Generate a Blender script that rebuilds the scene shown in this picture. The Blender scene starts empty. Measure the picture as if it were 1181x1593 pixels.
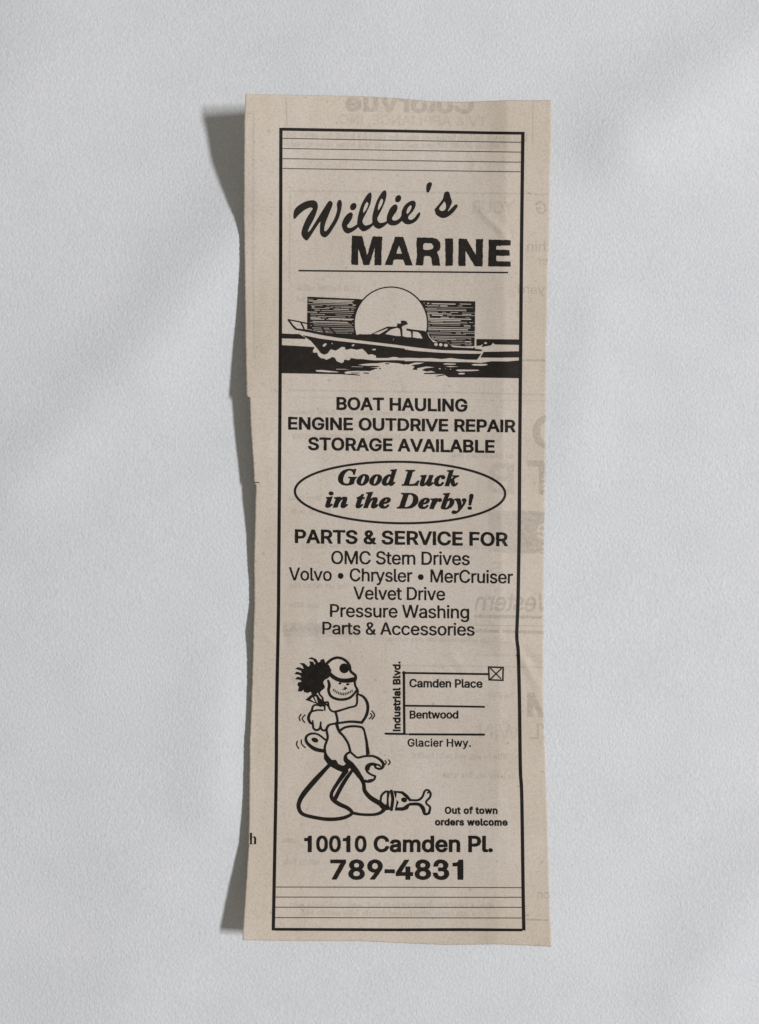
import bpy, bmesh, math, random
import numpy as np
from mathutils import Vector
from mathutils.geometry import delaunay_2d_cdt

# ------------------------------------------------------------------ camera, light, exposure
S = 1.326e-4                 # metres per photograph pixel on the cloth
D = 1800.0                   # height of the lens above the cloth, in the same pixels
CU, CV = 590.5, 796.5        # middle of the photograph
sc = bpy.context.scene
cam_d = bpy.data.cameras.new('camera'); cam = bpy.data.objects.new('camera', cam_d)
sc.collection.objects.link(cam); sc.camera = cam
cam.location = (0, 0, D * S); cam.rotation_euler = (0, 0, 0)
cam_d.sensor_fit = 'VERTICAL'; cam_d.angle = 2 * math.atan(796.5 / D)
cam_d.clip_start = 0.005; cam_d.clip_end = 20
world = bpy.data.worlds.new('World'); sc.world = world; world.use_nodes = True
bg = world.node_tree.nodes['Background']
bg.inputs['Color'].default_value = (1.0, 0.945, 0.825, 1); bg.inputs['Strength'].default_value = 0.205
def lamp(name, loc, sx, sy, power, col):
    l = bpy.data.lights.new(name, 'AREA'); l.shape = 'RECTANGLE'; l.size = sx; l.size_y = sy
    l.energy = power; l.color = col
    o = bpy.data.objects.new(name, l); sc.collection.objects.link(o); o.location = loc
    o.rotation_euler = (Vector((0, 0, 0)) - Vector(loc)).to_track_quat('-Z', 'Y').to_euler()
    return o
lamp('window_light', (1.16, 0.100, 1.33), 0.19, 0.115, 12.9, (0.952, 0.962, 1.0))
lamp('window_light', (1.16, -0.100, 1.33), 0.19, 0.115, 12.9, (0.952, 0.962, 1.0))
vs = sc.view_settings
vs.view_transform = 'Standard'; vs.look = 'None'; vs.gamma = 1; vs.use_curve_mapping = False; vs.exposure = 0.06

rnd = random.Random(7)

# ------------------------------------------------------------------ the shapes of cloth and paper
def smooth(a, b, x):
    t = np.clip((x - a) / (b - a), 0, 1); return t * t * (3 - 2 * t)
def ridge(u, v, p, q, h, wl, wr):
    """a soft fold along p-q: h high, wl / wr wide on its two sides, fading at the ends"""
    (x0, y0), (x1, y1) = p, q
    L = math.hypot(x1 - x0, y1 - y0); tx, ty = (x1 - x0) / L, (y1 - y0) / L
    a = (u - x0) * tx + (v - y0) * ty; b = -(u - x0) * ty + (v - y0) * tx
    w = np.where(b < 0, wl, wr)
    e = np.where(a < 0, a, np.where(a > L, a - L, 0)) / (0.5 * (wl + wr))
    return h * np.exp(-(b / w) ** 2 - e ** 2)
def cloth_z(u, v):
    z = ridge(u, v, (395, 330), (215, 560), 10, 70, 75)
    z = z + ridge(u, v, (1260, 25), (985, 205), 12, 85, 85)
    z = z + ridge(u, v, (345, 1040), (330, 1230), 4.5, 45, 60)
    z = z + ridge(u, v, (1215, 1330), (1080, 1560), 7, 70, 80)
    z = z + ridge(u, v, (930, 500), (890, 700), 3.4, 60, 50)
    z = z + ridge(u, v, (130, 640), (20, 760), 6.5, 60, 70)
    z = z + ridge(u, v, (60, 60), (-120, 330), 6, 120, 120)
    z = z + ridge(u, v, (240, 1420), (150, 1620), 3, 90, 90)
    for a, b, c, d, h in ((.0061, .0043, .3, 1.3, .9), (-.0052, .0074, 2.1, .4, .7), (.0102, -.0031, 1.1, 2.2, .45), (.0035, .0121, 4.1, .8, .4)):
        z = z + h * np.sin(a * u + b * v + c) * np.cos(b * u - a * v + d)
    return 1.35 * z
def tab(s):
    return np.array([[float(n) for n in p.split(',')] for p in s.split()])
LEFT = tab('382.2,146 380.6,183 379.8,260 379.4,334 380.6,407 382.2,538 384,612 384.5,616.2 388.4,617.6 390.8,673 393.7,713 395.7,748.5 395.9,751.6 398.2,754 397.4,790 396.6,820 395.3,880 395.6,938 394.2,985 393.5,1021 390.6,1110 388.8,1150 387.8,1225 387.6,1275 386.5,1321 383.3,1376 380.2,1426 377.7,1463')
RIGHT = tab('858.2,156 857,237 855.9,262 855,350 852.2,425 850,526 849.2,649 847.8,736 846.4,857 845.7,961 844.9,1030 845.2,1090 846.4,1130 850,1222 852.9,1324 855,1392 858,1473')
TOP = tab('382,146 440,147 497,148 560,149.6 620,152.6 650,155.6 679,158 726,158.2 760,157 785,155.8 858,156')
BOT = tab('377,1462.8 470,1464 558,1464 620,1467 690,1470 774,1469.2 820,1471 858,1473')
LIFT = tab('75,146 63,183 54,232 32,289 13,338 7,367 8,407 16,497 28,603 29.5,617 28.5,632 26,693 23,742 22,767 13,830 7,905 7,938 11,981 9.5,1008 7,1070 7,1119 8.5,1155 10,1238 15.5,1316 27,1383 39,1463')
def xl(v): return np.interp(v, LEFT[:, 1], LEFT[:, 0])
def xr(v): return np.interp(v, RIGHT[:, 1], RIGHT[:, 0])
vv = np.arange(100, 1520, 2.0)
ll = 1.17 * np.interp(vv, LIFT[:, 1], LIFT[:, 0]); k = np.exp(-np.linspace(-2, 2, 15) ** 2); k /= k.sum()
ll = np.convolve(np.pad(ll, 7, mode='edge'), k, mode='valid')
def crease(u, v, p, q, h, w):
    """a sharp little fold line (a tent) between p and q"""
    (x0, y0), (x1, y1) = p, q
    L = math.hypot(x1 - x0, y1 - y0); tx, ty = (x1 - x0) / L, (y1 - y0) / L
    a = ((u - x0) * tx + (v - y0) * ty) / L; b = np.abs(-(u - x0) * ty + (v - y0) * tx)
    return h * np.clip(1 - b / w, 0, 1) * np.sin(np.pi * np.clip(a, 0, 1)) ** 0.6
CREASES = [((738, 318), (792, 372), 1.87, 9), ((788, 352), (797, 374), -.9, 6), ((760, 340), (775, 366), -.6, 8), ((742, 244), (736, 268), .7, 7),
           ((430, 985), (560, 1003), .9, 12), ((440, 975), (447, 1010), -.8, 7), ((560, 1003), (700, 992), -.6, 11), ((690, 990), (850, 1003), 1.70, 10),
           ((800, 1000), (843, 1078), 1.70, 9), ((806, 1012), (846, 1040), -1.36, 10), ((770, 985), (800, 975), .7, 6), ((785, 990), (788, 972), -.5, 5),
           ((700, 1015), (728, 1048), 1.19, 10), ((470, 955), (492, 1005), -.5, 8), ((640, 608), (625, 590), .5, 6), ((622, 596), (626, 612), -.5, 4),
           ((655, 690), (800, 640), .5, 16), ((450, 1110), (520, 1010), .5, 14), ((600, 1180), (700, 1300), .5, 22), ((720, 1220), (800, 1180), -.5, 18),
           ((500, 330), (590, 260), .4, 16), ((420, 420), (400, 560), .5, 10), ((405, 980), (428, 1002), .9, 9)]
def paper_z(u, v):
    t = np.clip((u - xl(v)) / 380.0, 0, 1)
    z = np.interp(v, vv, ll) * (1 - t) ** 1.35 + 2.2
    fx = 789 - 0.012 * (v - 156)                                # the lengthwise fold near the right edge
    g = np.where(v > 1020, 0.55, 1.0)
    z = z + g * np.where(u < fx, 8.0 * np.exp(-((fx - u) / 46) ** 1.25), 8.0 * np.clip(1 - (u - fx) / 72, 0, 1))
    z = z + 3.4 * np.exp(-np.abs(v - (988 + 0.015 * (u - 430))) / 26) # the cross fold
    for p, q, h, w in CREASES: z = z + crease(u, v, p, q, 1.25 * h, 1.1 * w)
    for a, b, c, h in ((.031, .012, .3, .28), (-.022, .037, 2.1, .22), (.052, -.029, 1.1, .12), (.013, .021, 4.1, .4)):
        z = z + h * np.sin(a * u + b * v + c)
    return cloth_z(u, v) + np.maximum(z, 1.0)
def place(u, v, z):
    """photograph pixel and height above the cloth -> metres"""
    u = np.asarray(u, float); v = np.asarray(v, float)
    f = (D - z) / D
    return np.stack([(u - CU) * f * S, (CV - v) * f * S, z * S], -1)
BASE = place(618, 808, np.array(0.0))

# ------------------------------------------------------------------ materials
def mat(name):
    m = bpy.data.materials.new(name); m.use_nodes = True
    return m, m.node_tree, m.node_tree.nodes, m.node_tree.links, m.node_tree.nodes['Principled BSDF']
def noise(n, l, co, scale, detail=3, rough=.6, stretch=None, rot=0):
    if stretch:
        mp = n.new('ShaderNodeMapping'); mp.inputs['Scale'].default_value = stretch; mp.inputs['Rotation'].default_value = (0, 0, rot)
        l.new(co, mp.inputs['Vector']); co = mp.outputs[0]
    t = n.new('ShaderNodeTexNoise'); t.inputs['Scale'].default_value = scale; t.inputs['Detail'].default_value = detail
    t.inputs['Roughness'].default_value = rough; l.new(co, t.inputs['Vector']); return t.outputs['Fac']
def ramp(n, l, fac, stops):
    r = n.new('ShaderNodeValToRGB'); e = r.color_ramp.elements
    e[0].position, e[0].color = stops[0][0], (*stops[0][1], 1); e[1].position, e[1].color = stops[-1][0], (*stops[-1][1], 1)
    for p, c in stops[1:-1]: x = e.new(p); x.color = (*c, 1)
    l.new(fac, r.inputs[0]); return r.outputs['Color']
def mathn(n, l, op, a, b):
    m = n.new('ShaderNodeMath'); m.operation = op
    for i, x in enumerate((a, b)):
        if isinstance(x, (int, float)): m.inputs[i].default_value = x
        else: l.new(x, m.inputs[i])
    return m.outputs[0]
def mul(n, l, a, b):
    m = n.new('ShaderNodeMix'); m.data_type = 'RGBA'; m.blend_type = 'MULTIPLY'; m.inputs[0].default_value = 1
    l.new(a, m.inputs[6]); l.new(b, m.inputs[7]); return m.outputs[2]

m_cloth, nt, n, l, p = mat('white_cotton')
co = n.new('ShaderNodeTexCoord').outputs['Object']
col = mul(n, l, ramp(n, l, noise(n, l, co, 75, 4), [(.3, (.757, .768, .788)), (.5, (.776, .791, .802)), (.7, (.802, .808, .826))]),
          ramp(n, l, noise(n, l, co, 2300, 2, .7, (1, .7, 1), .6), [(.25, (.84, .84, .845)), (.75, (1, 1, 1))]))
l.new(col, p.inputs['Base Color']); p.inputs['Roughness'].default_value = .95; p.inputs['Specular IOR Level'].default_value = .1
h = mathn(n, l, 'ADD', mathn(n, l, 'MULTIPLY', noise(n, l, co, 1750, 2, .6, (1.15, .75, 1), .6), 1.0),
          mathn(n, l, 'MULTIPLY', noise(n, l, co, 1500, 3, .7, (.8, 1.15, 1), -.3), .8))
b = n.new('ShaderNodeBump'); b.inputs['Strength'].default_value = 1; b.inputs['Distance'].default_value = 1.1e-4
l.new(h, b.inputs['Height']); l.new(b.outputs[0], p.inputs['Normal'])

def paper_colour(n, l, co, k=1.0):
    c = ramp(n, l, noise(n, l, co, 38, 5, .65), [(.3, (.570 * k, .496 * k, .416 * k)), (.5, (.602 * k, .526 * k, .452 * k)), (.7, (.630 * k, .558 * k, .492 * k))])
    c = mul(n, l, c, ramp(n, l, noise(n, l, co, 2600, 3, .75), [(.25, (.76, .76, .75)), (.55, (1, 1, 1)), (.8, (1.03, 1.03, 1.03))]))
    c = mul(n, l, c, ramp(n, l, noise(n, l, co, 420, 2, .6, (1, .25, 1), .1), [(.3, (.955, .95, .945)), (.6, (1, 1, 1))]))
    return mul(n, l, c, ramp(n, l, noise(n, l, co, 900, 1, .5), [(.20, (.78, .77, .75)), (.27, (1, 1, 1))]))
m_paper, nt, n, l, p = mat('newsprint')
co = n.new('ShaderNodeTexCoord').outputs['Object']
gn = n.new('ShaderNodeTexCoord'); sx = n.new('ShaderNodeSeparateXYZ'); l.new(gn.outputs['Generated'], sx.inputs[0])
edge = mathn(n, l, 'ADD', mathn(n, l, 'POWER', mathn(n, l, 'ABSOLUTE', mathn(n, l, 'MULTIPLY', mathn(n, l, 'SUBTRACT', sx.outputs[0], .5), 2), 0), 4),
             mathn(n, l, 'POWER', mathn(n, l, 'ABSOLUTE', mathn(n, l, 'MULTIPLY', mathn(n, l, 'SUBTRACT', sx.outputs[1], .5), 2), 0), 14))
edge = mathn(n, l, 'ADD', edge, mathn(n, l, 'MULTIPLY', mathn(n, l, 'SUBTRACT', noise(n, l, co, 120, 3), .5), .9))
yellowed = ramp(n, l, edge, [(.1, (1, 1, 1)), (.85, (1.0, .987, .95))])
l.new(mul(n, l, paper_colour(n, l, co, 1.035), yellowed), p.inputs['Base Color']); p.inputs['Roughness'].default_value = .85; p.inputs['Specular IOR Level'].default_value = .2
b = n.new('ShaderNodeBump'); b.inputs['Strength'].default_value = .6; b.inputs['Distance'].default_value = 4e-5
l.new(noise(n, l, co, 700, 4, .7), b.inputs['Height']); l.new(b.outputs[0], p.inputs['Normal'])

def ink(name, dark, light, rough=.55):
    m, nt, n, l, p = mat(name)
    co = n.new('ShaderNodeTexCoord').outputs['Object']
    c = ramp(n, l, noise(n, l, co, 800, 5, .8), [(.3, dark), (.6, tuple((a + b_) / 2 for a, b_ in zip(dark, light))), (.78, tuple(1.6 * q for q in light))])
    l.new(c, p.inputs['Base Color']); p.inputs['Roughness'].default_value = rough; p.inputs['Specular IOR Level'].default_value = .12
    return m
m_ink = ink('black_ink', (.006, .0045, .0035), (.026, .021, .017))
m_ink_lit = ink('glossy_lit_black_ink', (.013, .010, .008), (.034, .027, .022))  # the black ink, lighter and browner: gloss from the light put into its colour
m_rule = ink('thin_rule_ink', (.055, .045, .036), (.12, .10, .085))

def ghost(name, fac):
    m, nt, n, l, p = mat(name)
    co = n.new('ShaderNodeTexCoord').outputs['Object']
    p.inputs['Base Color'].default_value = (.13, .135, .125, 1); p.inputs['Roughness'].default_value = .9
    tr = n.new('ShaderNodeBsdfTransparent'); mx = n.new('ShaderNodeMixShader')
    f = n.new('ShaderNodeMapRange'); f.inputs['From Min'].default_value = .3; f.inputs['From Max'].default_value = .7
    f.inputs['To Min'].default_value = fac * .25; f.inputs['To Max'].default_value = fac * 1.2
    l.new(noise(n, l, co, 1500, 3, .75), f.inputs['Value']); l.new(f.outputs[0], mx.inputs[0])
    l.new(tr.outputs[0], mx.inputs[1]); l.new(p.outputs[0], mx.inputs[2])
    l.new(mx.outputs[0], n['Material Output'].inputs['Surface']); return m
m_ghost = ghost('show_through_ink', .17)
m_ghost_pale = ghost('pale_show_through_ink', .085)

# ------------------------------------------------------------------ mesh helpers
def link(name, verts, faces, material, parent=None, shade=True, off=None):
    me = bpy.data.meshes.new(name); me.from_pydata([tuple(q) for q in verts], [], faces); me.update()
    me.materials.append(material)
    if shade: me.polygons.foreach_set('use_smooth', [True] * len(me.polygons))
    o = bpy.data.objects.new(name, me); sc.collection.objects.link(o)
    if parent is not None: o.parent = parent
    return o
def grid_faces(nr, nc):
    i = np.arange(nr * nc).reshape(nr, nc)
    return np.stack([i[1:, :-1], i[1:, 1:], i[:-1, 1:], i[:-1, :-1]], -1).reshape(-1, 4).tolist()

# ------------------------------------------------------------------ the cloth
uu = np.concatenate([np.arange(-14200, -200, 70), np.arange(-200, 1400, 8), np.arange(1400, 15400, 70)])
wv = np.concatenate([np.arange(-14200, -200, 70), np.arange(-200, 1800, 8), np.arange(1800, 15800, 70)])
U, V = np.meshgrid(uu, wv)
Z = cloth_z(U, V)
cl = link('backdrop_cloth', place(U, V, Z).reshape(-1, 3), grid_faces(*U.shape), m_cloth)
cl['kind'] = 'structure'; cl['label'] = 'soft white cotton cloth spread flat with gentle folds'

# ------------------------------------------------------------------ the clipping and its sheet of paper
clip = bpy.data.objects.new('newspaper_clipping', None); sc.collection.objects.link(clip)
clip.location = tuple(BASE); clip.empty_display_size = .02
clip['label'] = 'narrow yellowed newspaper advertisement cut out and lying curled on white cloth'
clip['category'] = 'newspaper clipping'
rows = sorted(set(np.round(np.linspace(146, 1473, 500), 2)) | {616.0, 616.4, 616.9, 617.4, 617.9, 751.6, 752.2, 753.0, 754.0})
rows = np.array(rows); t = (rows - 146) / (1473 - 146); s = np.linspace(0, 1, 190)
L = xl(rows) ; R = xr(rows)
jit = np.array([rnd.gauss(0, .22) for _ in rows])
U = (L + jit)[:, None] * (1 - s) + (R + np.roll(jit, 31))[:, None] * s
yt = np.interp(U, TOP[:, 0], TOP[:, 1]); yb = np.interp(U, BOT[:, 0], BOT[:, 1])
jt = np.array([rnd.gauss(0, .2) for _ in s])
V0 = np.broadcast_to(rows[:, None], U.shape)
V = V0 + (yt - 146 + jt) * np.clip((300 - V0) / 154, 0, 1) + (yb - 1473 + np.roll(jt, 9)) * np.clip((V0 - 1320) / 153, 0, 1)
Zp = paper_z(U, V)
sheet = link('paper_sheet', place(U, V, Zp).reshape(-1, 3) - BASE, grid_faces(*U.shape), m_paper, clip)
sd = sheet.modifiers.new('thickness', 'SOLIDIFY'); sd.thickness = 7e-5; sd.offset = -1

# ------------------------------------------------------------------ printing: outlines -> one thin sheet of ink on the paper
def area(P): x, y = P[:, 0], P[:, 1]; return 0.5 * np.sum(x * np.roll(y, -1) - y * np.roll(x, -1))
def pts(s, x0=0, y0=0, k=1.0):
    """'x,y x,y ...' read off an enlargement k times, its corner at x0, y0 in the photograph"""
    a = tab(s); return np.stack([x0 + a[:, 0] / k, y0 + a[:, 1] / k], -1)
def curve(P, closed=False, step=3):
    """Catmull-Rom through the points"""
    P = np.asarray(P, float); n_ = len(P)
    if n_ < 3: return P
    out = []
    for i in range(n_ if closed else n_ - 1):
        a, b_, c, d = [P[(i + j) % n_] if closed else P[min(max(i + j, 0), n_ - 1)] for j in (-1, 0, 1, 2)]
        m = max(1, int(np.hypot(*(c - b_)) / step))
        for j in range(m):
            w = j / m
            out.append(.5 * (2 * b_ + (c - a) * w + (2 * a - 5 * b_ + 4 * c - d) * w * w + (3 * b_ - a - 3 * c + d) * w ** 3))
    if not closed: out.append(P[-1])
    return np.array(out)
def stroke(P, w, closed=False, soft=True, step=2.0, cap=True):
    P = np.asarray(P, float); w0 = np.asarray(w, float)
    if soft:
        Q = curve(P, closed, step)
        if w0.ndim:
            d = np.r_[0, np.cumsum(np.hypot(*np.diff(Q, axis=0).T))]
            idx = [int(np.argmin(np.hypot(*(Q - q).T))) for q in P]
            w0 = np.interp(d, np.maximum.accumulate(d[idx]), w0)
    else: Q = P
    W = np.broadcast_to(w0, (len(Q),)) / 2
    if closed: tg = np.roll(Q, -1, 0) - np.roll(Q, 1, 0)
    else: tg = np.gradient(Q, axis=0)
    tg = tg / (np.hypot(*tg.T)[:, None] + 1e-9); nm = np.stack([-tg[:, 1], tg[:, 0]], -1)
    if not soft:                                                    # mitre the corners
        e = np.roll(Q, -1, 0) - Q; e = e / (np.hypot(*e.T)[:, None] + 1e-9); ep = np.roll(e, 1, 0)
        c = np.sqrt(np.clip((1 + np.sum(e * ep, 1)) / 2, .25, 1))
        if not closed: c[0] = c[-1] = 1
        nm = nm / c[:, None]
        if not closed: pass
    A, B = Q + nm * W[:, None], Q - nm * W[:, None]
    if closed: return [A, B[::-1]]
    if cap:
        def arc(c, t_, r): a0 = math.atan2(*t_[::-1]); return [c + r * np.array([math.cos(a0 + a), math.sin(a0 + a)]) for a in (1.05, .52, 0, -.52, -1.05)]
        return [np.vstack([A, arc(Q[-1], tg[-1], W[-1]), B[::-1], arc(Q[0], -tg[0], W[0])])]
    return [np.vstack([A, B[::-1]])]
def ellipse(cx, cy, rx, ry, rot=0, k=28):
    a = np.linspace(0, 2 * math.pi, k, endpoint=False); c, s_ = math.cos(rot), math.sin(rot)
    return np.stack([cx + rx * np.cos(a) * c - ry * np.sin(a) * s_, cy + rx * np.cos(a) * s_ + ry * np.sin(a) * c], -1)
def box(x0, y0, x1, y1, slope=0.0):
    return np.array([[x0, y0], [x1, y0 + slope * (x1 - x0)], [x1, y1 + slope * (x1 - x0)], [x0, y1]])
def split(P, m):
    out = []
    for a, b_ in zip(P, np.roll(P, -1, 0)):
        q = max(1, int(math.ceil(np.hypot(*(b_ - a)) / m)))
        out += [a + (b_ - a) * j / q for j in range(q)]
    return np.array(out)
def inside(px, py, loops):
    wn = np.zeros(len(px), int)
    for P in loops:
        x0, y0 = P.min(0); x1, y1 = P.max(0)
        sel = np.where((px >= x0) & (px <= x1) & (py >= y0) & (py <= y1))[0]
        if not len(sel): continue
        X, Y = px[sel], py[sel]; w = np.zeros(len(sel), int)
        for (ax, ay), (bx, by) in zip(P, np.roll(P, -1, 0)):
            cr = (bx - ax) * (Y - ay) - (X - ax) * (by - ay)
            w += ((ay <= Y) & (by > Y) & (cr > 0)).astype(int) - ((ay > Y) & (by <= Y) & (cr < 0)).astype(int)
        wn[sel] += w
    return wn != 0
def printed(name, ops, material, parent, off=.55, cell=8, rough=0.0, clip_to_paper=False):
    """ops = [(loops, 1 ink / 0 bare paper), ...], the later one over the earlier; laid on the paper as one mesh"""
    ops = [([np.asarray(P, float) for P in lo], i) for lo, i in ops]
    vs_, ed = [], []
    for lo, _ in ops:
        for P in lo:
            P = split(P, cell if not rough else 3.0)
            if rough: P = P + np.array([[rnd.gauss(0, rough), rnd.gauss(0, rough)] for _ in P])
            b0 = len(vs_); vs_ += [Vector(q) for q in P.tolist()]
            ed += [(b0 + i, b0 + (i + 1) % len(P)) for i in range(len(P))]
    allp = np.array([[q[0], q[1]] for q in vs_]); (x0, y0), (x1, y1) = allp.min(0), allp.max(0)
    gx = np.arange(math.floor(x0 / cell) * cell + 1.3, x1, cell); gy = np.arange(math.floor(y0 / cell) * cell + 1.7, y1, cell)
    vs_ += [Vector((a, b_)) for a in gx.tolist() for b_ in gy.tolist()]
    r = delaunay_2d_cdt(vs_, ed, [], 0, 1e-5)
    P = np.array([[q[0], q[1]] for q in r[0]]); F = np.array([f for f in r[2] if len(f) == 3])
    c = P[F].mean(1); on = np.zeros(len(F), bool)
    for lo, i in ops: on[inside(c[:, 0], c[:, 1], lo)] = bool(i)
    if clip_to_paper:
        on &= (c[:, 0] > xl(c[:, 1]) + .6) & (c[:, 0] < xr(c[:, 1]) - .8) & (c[:, 1] > np.interp(c[:, 0], TOP[:, 0], TOP[:, 1]) + .8)
    F = F[on]
    use, inv = np.unique(F, return_inverse=True); F = inv.reshape(F.shape); P = P[use]
    a = P[F]; cr = (a[:, 1, 0] - a[:, 0, 0]) * (a[:, 2, 1] - a[:, 0, 1]) - (a[:, 1, 1] - a[:, 0, 1]) * (a[:, 2, 0] - a[:, 0, 0])
    F[cr > 0] = F[cr > 0][:, ::-1]                                  # v runs down: keep the faces looking up
    z = paper_z(P[:, 0], P[:, 1]) + off
    return link(name, place(P[:, 0], P[:, 1], z) - BASE, F.tolist(), material, parent)
def holder(name, parent):
    o = bpy.data.objects.new(name, None); sc.collection.objects.link(o); o.parent = parent; return o

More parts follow.
